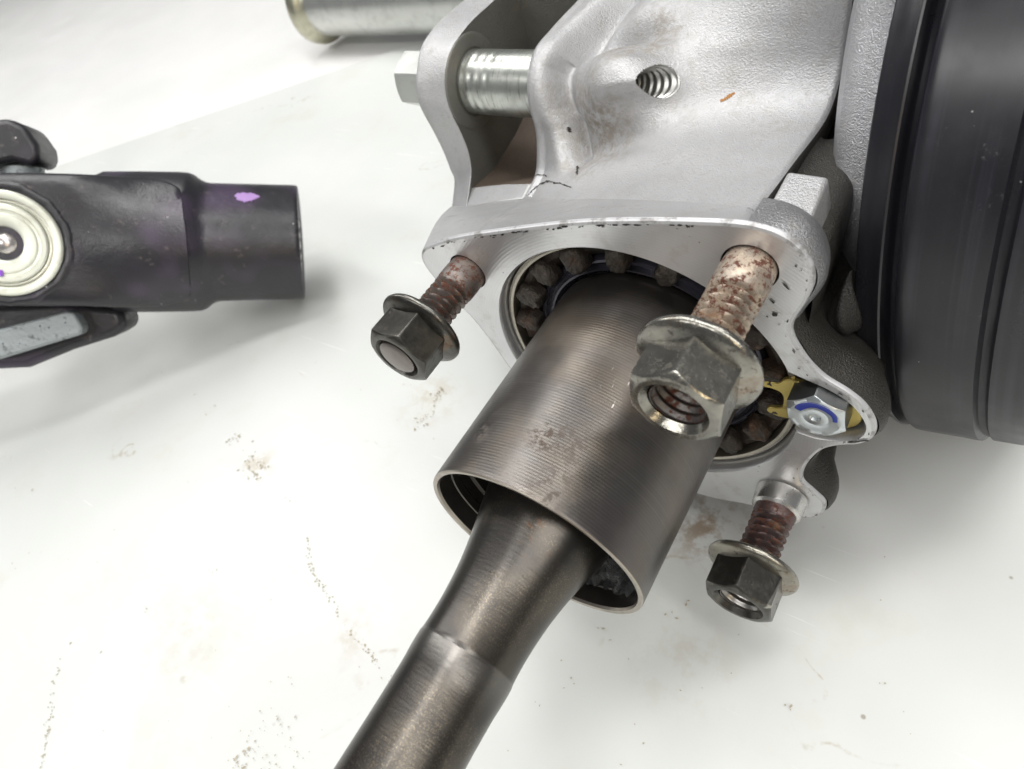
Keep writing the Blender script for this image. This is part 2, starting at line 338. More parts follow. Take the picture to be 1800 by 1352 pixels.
def m_table(name, base, stains_and_shade):
    m = Mat(name, base, 0, 0.32, 0.4)
    m.color(m.ramp(m.noise(0.22, 4), 0.38, 0.65, 0, 0.8), (base[0] * 0.93, base[1] * 0.945, base[2] * 0.93)); m.color(m.ramp(m.noise(0.35, 5, co=m.stretch((1, 1, 1), loc=(7, 3, 0))), 0.5, 0.7, 0, 0.5), (base[0] * 0.95, base[1] * 0.93, base[2] * 0.94))
    scr = m.mul(m.ramp(m.noise(2.2, 3, .5, co=m.stretch((.25, 6, 1), rot=(0, 0, .7))), .66, .70), m.ramp(m.noise(.7, 2), .5, .6)); m.color(m.math('MULTIPLY', scr, .5), (.82, .82, .81))
    if stains_and_shade:
        # thin wandering dried-drip lines and scattered specks
        ln = m.math('ABSOLUTE', m.math('SUBTRACT', m.noise(0.22, 4, 0.6, dist=0.5), 0.5))
        k = m.mul(m.ramp(ln, 0.0, 0.006, 1, 0), m.ramp(m.noise(0.55, 3), 0.52, 0.66), m.ramp(m.noise(7, 4), 0.42, 0.6))
        m.color(m.math('MULTIPLY', k, 0.6), (0.36, 0.30, 0.20))
        sp = m.mul(m.ramp(m.voro(1.6), 0.02, 0.05, 1, 0), m.ramp(m.noise(0.9, 3), 0.5, 0.58)); m.color(m.math('MULTIPLY', sp, 0.75), (0.25, 0.21, 0.15))
        bl = m.mul(m.ramp(m.noise(0.6, 5, 0.65), 0.54, 0.75), 0.3); m.color(bl, (0.54, 0.53, 0.43))
        for c, r, k, col in stains_and_shade:
            q = m.mul(m.ball(c, r * 0.1, r), m.ramp(m.noise(2.6, 6, 0.7), 0.44, 0.62)); m.color(m.math('MULTIPLY', q, k), col)
    m.roughen(m.ramp(m.noise(0.5, 3), 0.3, 0.7), 0.42)
    m.height(m.noise(1.2, 3), 0.5)
    return m.done(0.02, 0.25)
STAIN = (0.42, 0.34, 0.22)
mat_m = m_table('white_plastic_mat', (0.655, 0.665, 0.65), [((0.63, 0.0, 0), 0.75, 0.85, (0.30, 0.22, 0.15)), ((-4.0, 0.35, 0), 0.8, 0.35, STAIN), ((-6.0, -1.85, 0), 0.5, 0.5, STAIN), ((-2.7, -3.1, 0), 0.5, 0.35, STAIN), ((1.0, -1.6, 0), 0.8, 0.25, STAIN), ((-4.8, -4.2, 0), 1.0, 0.2, STAIN)])  # first patch: dirt smudge plus painted reflection and shadow of the flange edge
table_m = m_table('white_table_laminate', (0.79, 0.785, 0.775), None)

# ------------------------------------------------------------------ table and mat
def struct(o): o['kind'] = 'structure'; return o
struct(mesh_obj('table_top', *box(-75, 60, -60, 75, -1.6, -0.14), table_m))
# the mat: a thick sheet whose far edge runs diagonally across the upper left
p0 = np.array([-13.2, 11.03]); dr = np.array([10.1, 8.72]); dr /= np.linalg.norm(dr); nn = np.array([dr[1], -dr[0]])
q = [p0 - dr * 42, p0 + dr * 45, p0 + dr * 45 + nn * 48, p0 - dr * 42 + nn * 48]
V = [(a[0], a[1], z) for z in (-0.14 + 0.004, 0.0) for a in q]
mt = mesh_obj('white_mat', V, [(3, 2, 1, 0), (4, 5, 6, 7)] + [(i, (i + 1) % 4, 4 + (i + 1) % 4, 4 + i) for i in range(4)], mat_m); bevel(mt, 0.05); struct(mt)

# ------------------------------------------------------------------ gear housing
H = empty('gear_housing', (0, 0, HF), 'cast aluminium gear housing with machined flange and forked lugs, above the white mat', 'housing')
AX = (0, 1, 0)
OUTER = [(-2.226, 1.071), (-2.04, 1.183), (-1.689, 1.337), (-1.165, 1.508), (-.351, 1.746), (.265, 1.875), (.793, 1.956), (1.071, 1.981), (1.26, 1.954), (1.41, 1.868), (1.51, 1.728), (1.54, 1.556),
         (1.498, 1.354), (1.424, 1.128), (1.44, .979), (1.558, .76), (1.695, .609), (1.87, .508), (2.006, .388), (2.102, .21), (2.115, .021), (2.026, -.126), (1.859, -.243), (1.733, -.401), (1.633, -.713),
         (1.623, -.951), (1.736, -1.086), (1.851, -1.224), (1.844, -1.454), (1.721, -1.628), (1.50, -1.70), (1.05, -1.80), (.63, -1.93), (-.3, -1.97), (-.95, -1.86), (-1.35, -1.68), (-1.52, -1.40), (-1.52, -1.05), (-1.60, -.72), (-1.69, -.45), (-1.80, -.1),
         (-1.93, .19), (-2.12, .46), (-2.27, .752), (-2.30, .93)]
outer = catmull(OUTER, 5, True)
BR = 1.515
pocket = [(1.444, .579), (1.575, .511), (1.729, .461), (1.871, .378), (1.972, .261), (2.031, .12), (2.005, -.021), (1.893, -.122), (1.717, -.190), (1.599, -.192), (1.52, -.178)]
a0 = math.atan2(.579, 1.444); a1 = math.atan2(-.178, 1.52)
hole = [(BR * math.cos(t), BR * math.sin(t)) for t in np.linspace(a0, a1 + 2 * math.pi, 120)]
hole = np.array(hole + list(catmull([hole[-1]] + pocket[::-1][1:-1] + [hole[0]], 5)[1:-1]))
STUDS = [(-1.70, .905), (1.10, 1.60), (1.455, -1.32)]
SR = 0.195
def offset_loop(P, d):
    P = np.array(P); t = np.roll(P, -1, 0) - np.roll(P, 1, 0); t /= np.linalg.norm(t, axis=1)[:, None]
    area2 = np.sum(P[:, 0] * np.roll(P[:, 1], -1) - P[:, 1] * np.roll(P[:, 0], -1))
    n = np.c_[t[:, 1], -t[:, 0]] * (1 if area2 > 0 else -1)
    return P + n * d
# machined face: filled ring with three stud holes
def filled(loops, y):
    bm = bmesh.new(); edges = []
    for lp in loops:
        vs = [bm.verts.new((p[0], y, p[1])) for p in lp]
        edges += [bm.edges.new((vs[i], vs[(i + 1) % len(vs)])) for i in range(len(vs))]
    bmesh.ops.triangle_fill(bm, use_beauty=True, use_dissolve=False, edges=edges)
    bm.verts.index_update(); V = [tuple(v.co) for v in bm.verts]; F = [tuple(v.index for v in f.verts) for f in bm.faces]; bm.free(); return V, F
holes = [hole] + [np.array([(c[0] + 0.212 * math.cos(t), c[1] + 0.212 * math.sin(t)) for t in np.linspace(0, 2 * math.pi, 41)[:-1]]) for c in STUDS]
mesh_obj('flange_face', *filled([offset_loop(outer, -0.03), offset_loop(hole, 0.02)] + holes[1:], 0.0), machined, H, smooth=False)
def loop_strip(loops):
    n = len(loops[0][0]); V = []
    for lp, y in loops: V += [(p[0], y, p[1]) for p in lp]
    return V, grid_faces(len(loops), n)
mesh_obj('bore_wall', *loop_strip([(offset_loop(hole, .02), 0.0), (hole, .03), (hole, .25), (hole, .40)]), machined, H)
for c, lp in zip(STUDS, holes[1:]):
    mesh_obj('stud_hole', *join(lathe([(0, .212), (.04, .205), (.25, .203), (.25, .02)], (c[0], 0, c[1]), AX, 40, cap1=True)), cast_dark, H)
def flakes(items, seed, plane='xz', h=-.0025):
    """small irregular flat crumbs: items are (a, b, size, stretch, angle)."""
    rnd = random.Random(seed); V, F = [], []
    for a_, b_, sz, st, an in items:
        m = rnd.randint(6, 9); n0 = len(V); h += math.copysign(.00006, h)
        for k in range(m):
            t = 2 * math.pi * k / m; r = sz * rnd.uniform(.5, 1.2); u_, v_ = r * math.cos(t) * st, r * math.sin(t)
            p, q = a_ + u_ * math.cos(an) - v_ * math.sin(an), b_ + u_ * math.sin(an) + v_ * math.cos(an)
            V.append((p, h, q) if plane == 'xz' else (p, q, h))
        F.append(tuple(range(n0, n0 + m)))
    return V, F
rs = random.Random(12); it = []
edge_in = offset_loop(outer, -.03)
for k in range(95):
    q = int(np.clip(rs.gauss(18, 6), 4, 45)) if k < 70 else rs.randrange(45, 150)
    p = edge_in[q % len(edge_in)]; p2 = edge_in[(q + 1) % len(edge_in)]; t = p2 - p; f_ = rs.random(); nrm = np.array([t[1], -t[0]]) / (np.linalg.norm(t) + 1e-9)
    c_ = p + t * f_ ; inn = -offset_loop(outer, 1.0)[q % len(outer)] + outer[q % len(outer)]
    d_ = abs(rs.gauss(0, .012 if k < 80 else .035)); it.append((c_[0] + inn[0] * d_, c_[1] + inn[1] * d_, rs.uniform(.003, .010), rs.uniform(1, 4.0), math.atan2(t[1], t[0])))
it += [(1.29, 1.20, .022, 1.2, .3), (1.27, 1.33, .008, 5, -.8), (1.36, 1.50, .008, 6, -.8), (1.24, 1.16, .008, 1.5, 0), (1.33, 1.1, .006, 2, 0), (1.5, .66, .007, 1.5, 0), (1.62, .52, .007, 1.5, 0)]
it += [(1.75, -.10 + .02 * k, .012, 2.5, .4) for k in range(2)] + [(1.95 + .02 * k, -.12 + .015 * k, rs.uniform(.006, .014), 2.4, .5) for k in range(7)]
sc_ = mesh_obj('face_scuffs', *flakes(it, 5), black_mark, H, smooth=False); sc_['kind'] = 'stuff'
# rolled cast edge and flange flank
ol = lambda d: offset_loop(outer, d)
mesh_obj('flange_edge', *loop_strip([(ol(-.03), 0.0), (ol(-.008), .006), (ol(0), .02), (ol(.003), .04)]), raw_edge, H)
# flank of the flange: only where the top web does not cover it
i0 = 7 * 5; i1 = 41 * 5
lo = []
base_ol = ol(0)[i0:i1 + 1]
for d, dt, y in ((.003, .003, .04), (.03, .03, .09), (.045, .045, .17), (.045, .035, .28), (.03, -.03, .36), (.0, -.22, .43), (-.06, -.42, .55), (-.12, -.5, .85), (-.16, -.55, 1.3), (-.16, -.6, 2.2)):
    A1, B1 = ol(d)[i0:i1 + 1], ol(dt)[i0:i1 + 1]; r_ = []
    for q_, (p, a_, b_) in enumerate(zip(base_ol, A1, B1)):
        w = min(1, max(0, (p[1] - .75) / .5)) * (1 if p[0] > 0 else 0); w = w * w * (3 - 2 * w); c_ = a_ * (1 - w) + b_ * w
        e = min(1, q_ / 14.0); e = e * e * (3 - 2 * e); c_ = c_ * e + np.array([c_[0], min(c_[1], p[1] - .12 * y)]) * (1 - e)
        r_.append((c_[0] + 0.012 * e * math.sin(9 * p[1] + 7 * y), y, c_[1]))
    lo.append(r_)
n = len(lo[0]); ks = 6 * 5
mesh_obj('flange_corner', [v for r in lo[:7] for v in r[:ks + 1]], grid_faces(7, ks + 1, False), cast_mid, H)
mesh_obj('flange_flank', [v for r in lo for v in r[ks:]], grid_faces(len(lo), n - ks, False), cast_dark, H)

# --- top web: surface swept between two section curves (left at the lug face x=-2.15, right at x=1.0)
PL = [(347, 1.633, .54), (323, 1.831, .59), (300, 1.977, .671), (267, 2.066, .865), (233, 2.125, 1.08), (207, 2.121, 1.268), (177, 2.147, 1.459), (143, 2.231, 1.637), (110, 2.36, 1.779), (80, 2.521, 1.885), (53, 2.791, 1.919), (27, 3.098, 1.933), (0, 3.466, 1.931), (-60, 4.2, 1.93), (-110, 4.8, 1.93)]
PR = [(365, .375, 1.83), (340, .618, 1.776), (285, 1.227, 1.635), (225, 2.024, 1.443), (180, 2.42, 1.45), (120, 2.63, 1.654), (60, 2.70, 1.92), (0, 2.68, 2.218), (-60, 2.62, 2.5), (-115, 2.6, 2.75)]
PLf = catmull([(347 - a, b, c) for a, b, c in PL], 8); PRf = catmull([(365 - a, b, c) for a, b, c in PR], 10)
XL, XR = -2.15, 1.0
NS, NX = 230, 250
sv = np.linspace(0, 1.3, NS); xv = np.linspace(XL, XR, NX)
def prof(P, h, s): t = s * h; return np.stack([np.interp(t, P[:, 0], P[:, 1]), np.interp(t, P[:, 0], P[:, 2])], -1)
def smooth1(a, k):
    ker = np.hanning(k + 2)[1:-1]; ker /= ker.sum(); p = np.pad(a, ((k // 2, k // 2), (0, 0)), mode='edge')
    return np.stack([np.convolve(p[:, j], ker, 'valid') for j in range(a.shape[1])], 1)
pl = smooth1(prof(PLf, 347, sv), 9); pr = smooth1(prof(PRf, 365, sv), 9)
T = (xv - XL) / (XR - XL)
# the fork end keeps its own section for the thickness of the lug, then blends to the web
TW = np.clip((T - 0.05) / 0.95, 0, 1); TW = TW ** 0.8
G = np.zeros((NS, NX, 3)); G[..., 0] = xv[None]
G[..., 1] = pl[:, None, 0] * (1 - TW) + pr[:, None, 0] * TW
G[..., 2] = pl[:, None, 1] * (1 - TW) + pr[:, None, 1] * TW
def normals(G):
    du = np.gradient(G, axis=1); dv = np.gradient(G, axis=0); n = np.cross(du, dv); n /= np.linalg.norm(n, axis=2)[..., None] + 1e-12; return n
N0 = normals(G)
if N0[..., 2].mean() < 0: N0 = -N0
sx, ss = np.meshgrid(xv, sv)
g = lambda d, w: np.exp(-(d / w) ** 2)
row = lambda px: 1 - px / 356.0                     # image row of the photograph -> section parameter
# valley behind the fork lip
vx = np.interp(ss, [row(340), row(270), row(200), row(120), row(40), row(-40)], [-1.45, -1.55, -1.70, -1.76, -1.66, -1.5])
vm = np.clip((ss - row(325)) / 0.20, 0, 1); vm = vm * vm * (3 - 2 * vm)
D = (-0.19 * g(sx - vx, 0.11) - 0.16 * g(sx - vx - .12, 0.24)) * vm + 0.04 * g(sx - vx + .2, .12) * vm
# second hollow above the boss
D += -0.34 * g(sx + 1.20, 0.42) * g(ss - row(58), 0.085)
D += -0.16 * g(sx + 1.1, 0.40) * g(ss - row(250), 0.09)
# boss around the bolt thread, fading to the right
bx, bs = -0.98, row(150)
rr = np.sqrt(((sx - bx) / 0.46) ** 2 + ((ss - bs) / 0.185) ** 2)
D += 0.46 * np.exp(-rr ** 2.6)
rr2 = np.sqrt(((sx + 0.62) / 0.34) ** 2 + ((ss - row(172)) / 0.15) ** 2); D += 0.10 * np.exp(-rr2 ** 2)
# rounded borders
D += -0.06 * np.clip(1 - (sx - XL) / 0.09, 0, 1) ** 2 - 0.03 * np.clip(1 - (XR - sx) / 0.05, 0, 1) ** 2
# gentle unevenness of the sand casting
for _ in range(14):
    kx, ks, ph = random.uniform(-5, 5), random.uniform(-14, 14), random.uniform(0, 6.28); D += 0.0035 * np.sin(kx * sx + ks * ss + ph)
G = G + N0 * D[..., None]
N1 = normals(G); N1 = N1 if N1[..., 2].mean() > 0 else -N1
# tapped hole: an ellipse on the surface
hx, hs, ha, hb = -0.56, row(157), 0.175, 0.098
rho = np.sqrt(((sx - hx) / ha) ** 2 + ((ss - hs) / hb) ** 2)
inside = rho < 1
edge = inside & ~(np.roll(inside, 1, 0) & np.roll(inside, -1, 0) & np.roll(inside, 1, 1) & np.roll(inside, -1, 1))
from_idx = np.argwhere(edge)
def sample(xq, sq):
    fi = np.clip((sq - sv[0]) / (sv[1] - sv[0]), 0, NS - 1.001); fj = np.clip((xq - xv[0]) / (xv[1] - xv[0]), 0, NX - 1.001)
    i, j = int(fi), int(fj); a, b = fi - i, fj - j
    return G[i, j] * (1 - a) * (1 - b) + G[i + 1, j] * a * (1 - b) + G[i, j + 1] * (1 - a) * b + G[i + 1, j + 1] * a * b
newpos = {}
for i, j in from_idx:
    k = 1 / rho[i, j]; newpos[(i, j)] = sample(hx + (sx[i, j] - hx) * k, hs + (ss[i, j] - hs) * k)
rimpts = [sample(hx + ha * 0.99 * math.cos(t), hs + hb * 0.99 * math.sin(t)) for t in np.linspace(0, 2 * math.pi, 73)[:-1]]
for (i, j), p in newpos.items(): G[i, j] = p
V = G.reshape(-1, 3); F = []
for i in range(NS - 1):
    for j in range(NX - 1):
        if inside[i, j] and inside[i + 1, j] and inside[i, j + 1] and inside[i + 1, j + 1]: continue
        F.append((i * NX + j, i * NX + j + 1, (i + 1) * NX + j + 1, (i + 1) * NX + j))
web = mesh_obj('top_web', V, F, cast_web, H, sharp=80)
# black scuffs and a rust fleck lying on the casting
def ribbon(pts, w, seed, jit=.006):
    rnd = random.Random(seed); P = catmull(np.array(pts), 10); V = []
    for k, (x, s_) in enumerate(P):
        t = P[min(k + 1, len(P) - 1)] - P[max(k - 1, 0)]; t = np.array([t[0], t[1] * 2.2]); t /= np.linalg.norm(t) + 1e-9
        ww = w * rnd.uniform(.25, 1.3) * (0.2 + 0.8 * math.sin(math.pi * (k + .5) / len(P)) ** .5); ox, os_ = rnd.uniform(-jit, jit), rnd.uniform(-jit, jit) * .4
        for sg in (-1, 1):
            xq, sq = x + ox - t[1] * ww * sg, max(0.0, s_ + os_ + t[0] * ww * sg / 2.2)
            i, j = int(np.clip((sq - sv[0]) / (sv[1] - sv[0]), 0, NS - 1)), int(np.clip((xq - xv[0]) / (xv[1] - xv[0]), 0, NX - 1))
            V.append(sample(max(xq, XL), sq) + N1[i, j] * .004)
    return V, grid_faces(len(P), 2, False)
for k, (pts, w) in enumerate(([[(-2.074, .0), (-2.036, .040), (-1.973, .068), (-1.872, .074), (-1.808, .085), (-1.644, .079), (-1.543, .079), (-1.290, .062)], .011], [[(-2.12, .112), (-1.998, .119), (-1.859, .108)], .008],
                              [[(-1.555, .182), (-1.454, .153), (-1.353, .131)], .012], [[(-1.733, .346), (-1.720, .329)], .014])):
    mesh_obj('scuff_mark', *ribbon(pts, w, k), black_mark, web)
mesh_obj('rust_fleck', *ribbon([(.01, .497), (.064, .517), (.115, .545)], .022, 9), orange, web)
# threaded bore running back along the bolt axis
rim = np.array(rimpts); ctr = rim.mean(0)
V = []
nr = 60
for k in range(nr):
    t = k / (nr - 1) * 0.42
    for q, p in enumerate(rim):
        ph = q / len(rim); saw = abs(((t / 0.05 + ph) % 1.0) * 2 - 1)
        sc = 1.0 + (0.0 if k == 0 else -0.04 - 0.12 * saw * min(1, t / 0.05))
        w = min(1, t / 0.25); y = ctr[1] + (p[1] - ctr[1]) * sc; z = ctr[2] + (p[2] - ctr[2]) * sc
        x = p[0] * (1 - w) + ctr[0] * w - t
        V.append((x, y, z - 0.35 * t))
th_o = mesh_obj('threaded_hole', V, grid_faces(nr, len(rim)) + [tuple(range((nr - 1) * len(rim), nr * len(rim)))], m_steel('thread_in_aluminium', (0.45, 0.45, 0.43), 0.35, 0.4), web, sharp=60)
# web borders: flank towards the drum and fork inner face
E_ = G[:, -1]; NE = smooth1(N0[:, -1], 15); V = []
for dx, dn in ((0, 0), (.010, .012), (.015, .035), (.010, .12), (-.01, .30), (-.12, .75)):
    V += [(p[0] + dx, p[1] - n_[1] * dn, p[2] - n_[2] * dn) for p, n_ in zip(E_, NE)]
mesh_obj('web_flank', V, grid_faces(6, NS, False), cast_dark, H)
o = mesh_obj('casting_core', *join(box(-2.0, .86, 3.3, 4.9, -1.2, 1.2), box(.80, 1.55, 2.75, 4.7, -1.5, 1.25)), cast_dark, H); bevel(o, .1, 3)
E_ = G[:, 0]; V = []
for k, (dx, yb) in enumerate(((0, 0), (.0, .04), (.0, .3), (0, 1.0))):
    V += [(p[0] + dx, p[1] * (1 - yb) + 4.9 * yb, p[2] * (1 - 0.35 * yb) + 0.1 * yb) for p in E_]
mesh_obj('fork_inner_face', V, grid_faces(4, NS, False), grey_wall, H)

# --- left fork lug
INN = [(4.6, 1.93), (4.0, 1.93), (3.531, 1.930), (3.045, 1.933), (2.737, 1.901), (2.494, 1.842), (2.309, 1.692), (2.213, 1.483), (2.151, 1.247), (2.196, 0.941), (2.211, 0.656), (2.148, 0.418), (2.002, 0.229), (1.845, 0.071)]
OUTL = [(4.6, 1.95), (4.0, 1.95), (3.506, 1.952), (2.994, 1.963), (2.677, 1.931), (2.432, 1.847), (2.227, 1.652), (2.137, 1.506), (2.097, 1.304), (2.161, 0.927), (2.203, 0.616), (2.210, 0.322), (2.206, 0.142), (2.001, -0.115)]
ci = catmull(INN, 8); co = catmull(OUTL, 8); NR = len(ci)
XI, XO = -3.30, -3.75
V = []
cols = [(XO, 0, 1.0), (XO, 0, .05), (XO - .0, 0, .025), (XO + .02, 0, .008), (XO + .05, 0, 0)] + [(XO + (XI - XO) * k, k, -.004 * math.sin(k * 3.14)) for k in (.3, .5, .7, .86)] + [(XI - .012, 1, 0), (XI, 1, .012), (XI, 1, .05), (XI, 1, .5), (XI, 1, 1.0)]
for x, k, back in cols:
    for a, b in zip(ci, co):
        p = a * k + b * (1 - k)
        yb = back if back > .04 else 0
        y = p[0] * (1 - yb) + 4.9 * yb + (back if back <= .04 else 0)
        V.append((x, y, p[1] - (.02 if back > .04 else 0)))
mesh_obj('fork_lug', V, grid_faces(len(cols), NR, False), cast, H, sharp=40)
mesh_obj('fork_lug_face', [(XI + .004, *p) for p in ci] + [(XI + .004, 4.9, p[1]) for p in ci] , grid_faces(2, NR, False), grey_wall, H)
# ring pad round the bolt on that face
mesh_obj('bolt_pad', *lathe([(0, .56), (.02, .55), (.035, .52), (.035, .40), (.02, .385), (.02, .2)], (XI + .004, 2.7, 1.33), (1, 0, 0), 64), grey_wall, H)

# --- band between the flange edge and the web / lugs
edge_top = np.array([(p[0], 0.022, p[1]) for p in ol(.002)[0:36]])
kx = int(np.argmin(abs(edge_top[:, 0] + 1.5)))
front = np.concatenate([resample(edge_top[:kx + 1], 31)[:-1], resample(edge_top[kx:], 90)])
row0 = G[0]
back = np.concatenate([resample(np.array([(XO, 2.001, -.115), (XO + .2, 1.93, -.02), (XI, 1.845, .071), (-2.75, 1.74, .30), tuple(row0[0])]), 31)[:-1], resample(row0, 90)])
tt = np.linspace(0, 1, 120)
rows = []
for k in np.linspace(0, 1, 18):
    b = front * (1 - k) + back * k
    sag = 0.06 * math.sin(k * math.pi); b = b + np.array([0, 0, 1]) * sag * (np.clip(1 - tt / .45, 0, 1) ** 2)[:, None]
    rows.append(b)
mesh_obj('neck_band', np.concatenate(rows), grid_faces(18, 120, False), cast, H, sharp=80)
# under-skirt on the far left so the band has depth
sk = [rows[k][0] for k in range(18)]
V = sk + [(p[0] + .05, p[1] + .05, p[2] - .5) for p in sk] + [(p[0] + .6, p[1] + .2, p[2] - 1.2) for p in sk]
mesh_obj('neck_side', V, grid_faces(3, 18, False), cast, H)
# pit between the lugs
V = [(XI, 1.845, .071), (XI + .4, 1.77, .235), (-2.6, 1.71, .36), (XL, 1.633, .54), (XI, 2.06, .21), (XI + .4, 2.00, .34), (-2.6, 1.93, .45), (XL, 1.831, .585)]
mesh_obj('pit_lip', V, grid_faces(2, 4, False), cast, H)
V = [(XI, 2.06, .205), (-2.7, 1.97, .40), (XL, 1.83, .58), (XI, 2.6, .15), (-2.7, 2.6, .10), (XL, 2.6, .25), (XI, 3.206, .27), (-2.7, 3.3, .30), (XL, 3.3, .4), (XI, 4.1, .6), (-2.7, 4.1, .6), (XL, 4.1, .65)]
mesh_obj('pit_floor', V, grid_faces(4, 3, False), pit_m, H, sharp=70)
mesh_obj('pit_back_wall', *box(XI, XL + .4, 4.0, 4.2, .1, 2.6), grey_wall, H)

# --- shoulder and stop lug on the drum side
def shoulder():
    V = []; secs = [(0.2, 1.43, 1.49), (0.6, 1.44, 1.49), (1.1, 1.44, 1.48), (1.45, 1.44, 1.45), (1.7, 1.42, 1.39), (1.9, 1.39, 1.30), (2.05, 1.35, 1.19), (2.13, 1.28, 1.12)]
    for y, zt, xr in secs:
        pts = [(0.9, zt + .03), (1.0, zt + .0), (1.0 + (xr - 1.0) * .3, zt - .03), (1.0 + (xr - 1.0) * .65, zt - .02), (1.0 + (xr - 1.0) * .88, zt - .05), (xr, zt - .13), (xr + .005, zt - .4), (xr - .05, zt - .9), (xr - .2, zt - 1.5)]
        V += [(x, y, z) for x, z in catmull(pts, 4)]
    m = len(V) // len(secs); return V, grid_faces(len(secs), m, False)
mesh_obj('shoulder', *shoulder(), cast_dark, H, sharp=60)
V = [(1.035, .55, 1.0), (1.40, .50, 1.0), (1.36, 1.0, 1.2), (1.035, 1.02, 1.2), (1.035, .57, 1.70), (1.355, .58, 1.70), (1.345, 1.0, 1.70), (1.035, 1.02, 1.70), (1.40, .44, 1.0), (1.36, .50, 1.62)]
V = [(1.04, .50, 1.2), (1.43, .42, 1.1), (1.42, 1.1, 1.1), (1.04, 1.1, 1.2), (1.04, .57, 1.70), (1.365, .50, 1.70), (1.345, 1.0, 1.70), (1.04, 1.02, 1.70)]
o = mesh_obj('stop_lug', V, [(3, 2, 1, 0), (4, 5, 6, 7), (0, 1, 5, 4), (1, 2, 6, 5), (2, 3, 7, 6), (3, 0, 4, 7)], cast, H, smooth=True); bevel(o, .03, 3)
# ribs of the dark casting beside the drum
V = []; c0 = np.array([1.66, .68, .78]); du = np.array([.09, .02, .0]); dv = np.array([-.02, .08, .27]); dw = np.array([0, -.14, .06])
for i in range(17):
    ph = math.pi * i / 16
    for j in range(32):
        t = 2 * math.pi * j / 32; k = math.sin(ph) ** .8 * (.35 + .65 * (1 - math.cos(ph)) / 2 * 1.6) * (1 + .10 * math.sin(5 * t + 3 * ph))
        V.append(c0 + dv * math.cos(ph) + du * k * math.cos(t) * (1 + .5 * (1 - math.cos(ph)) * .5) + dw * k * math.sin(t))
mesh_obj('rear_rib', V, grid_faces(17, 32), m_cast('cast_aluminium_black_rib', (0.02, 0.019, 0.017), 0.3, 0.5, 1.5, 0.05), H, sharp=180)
V = [(1.55, .5, .55), (1.95, .75, .35), (2.1, .8, -.1), (1.7, .7, -.7), (1.4, .7, -1.4), (1.2, .7, 0)]
V2 = [(x, y + 1.5, z) for x, y, z in V]
o = mesh_obj('rear_wall', V + V2, [tuple(range(6)), tuple(range(11, 5, -1))] + [(i, (i + 1) % 6, 6 + (i + 1) % 6, 6 + i) for i in range(6)], cast_dark, H); sb = o.modifiers.new('round', 'SUBSURF'); sb.levels = 3; sb.render_levels = 3
# gear case barrel that meets the drum
DA = (1, -0.097, 0.143); DC = (0, 3.936, 0.344)
mesh_obj('gear_case', *lathe([(1.50, .6), (1.52, 2.3), (1.56, 2.62), (1.66, 2.80), (1.82, 2.9), (2.055, 2.96), (2.055, 1.0)], (0, 4.40, .50), DA, 200), cast_bright, H)
# --- bore fittings
mesh_obj('bearing_ring', *lathe([(.42, 1.50), (.16, 1.50), (.13, 1.49), (.12, 1.465), (.13, 1.44), (.16, 1.43), (.38, 1.43)], (0, 0, 0), AX, 160), m_steel('dull_race_steel', (0.42, 0.39, 0.33), 0.3, 0.4), H)
ret = mesh_obj('retainer_ring', *lathe([(.40, 1.43), (.24, 1.42), (.215, 1.40), (.21, 1.34), (.25, 1.28), (.32, 1.21), (.36, 1.19), (.42, 1.185)], (0, 0, 0), AX, 160), crust, H)
# knobbly castellations
def knob():
    nu, nv = 14, 20; V = []
    for i in range(nu + 1):
        ph = math.pi * 0.5 * i / nu
        for j in range(nv):
            t = 2 * math.pi * j / nv
            e = lambda c: math.copysign(abs(c) ** 0.7, c)
            V.append((0.125 * e(math.cos(t)) * math.sin(ph) ** .42, -0.17 * math.cos(ph) ** .55, 0.155 * e(math.sin(t)) * math.sin(ph) ** .42))
    return V, grid_faces(nu + 1, nv)
kv, kf = knob()
for k in range(18):
    a = math.radians(154.0 - 20.2 * k)
    if k >= 17: a = math.radians(154 + 18)
    rnd = random.Random(k); s1, s2 = rnd.uniform(.78, .98), rnd.uniform(.8, 1.0)
    er = np.array([math.cos(a), 0, math.sin(a)]); et = np.array([-math.sin(a), 0, math.cos(a)])
    V = []
    for x, y, z in kv:
        w = 1 + 0.06 * math.sin(37 * x + 5 * k) * math.cos(41 * z + k) + 0.03 * math.sin(90 * x + 70 * z + k)
        V.append(er * (1.285 + z * s2 * w) + et * x * s1 * w + np.array([0, .27 + y * w, 0]))
    mesh_obj('castellation', V, kf, crust, ret, sharp=80)
mesh_obj('shaft_seal', *lathe([(.41, 1.19), (.30, 1.185), (.28, 1.17), (.275, 1.145), (.29, 1.125), (.32, 1.11), (.33, 1.095), (.31, 1.08), (.285, 1.065), (.285, 1.045), (.31, 1.025), (.34, 1.0)], (0, 0, 0), AX, 128), seal_m, H)
mesh_obj('bore_floor', *lathe([(.41, 1.50), (.41, .3)], (0, 0, 0), AX, 64), grease, H)
# pocket floor below the lock bolt
pk_ = offset_loop(np.array([(1.2, .5), (1.2, -.15)] + pocket[::-1]), .02)
mesh_obj('pocket_floor', [(p[0], .38, p[1]) for p in pk_], [tuple(range(len(pk_)))], cast_dark, H)

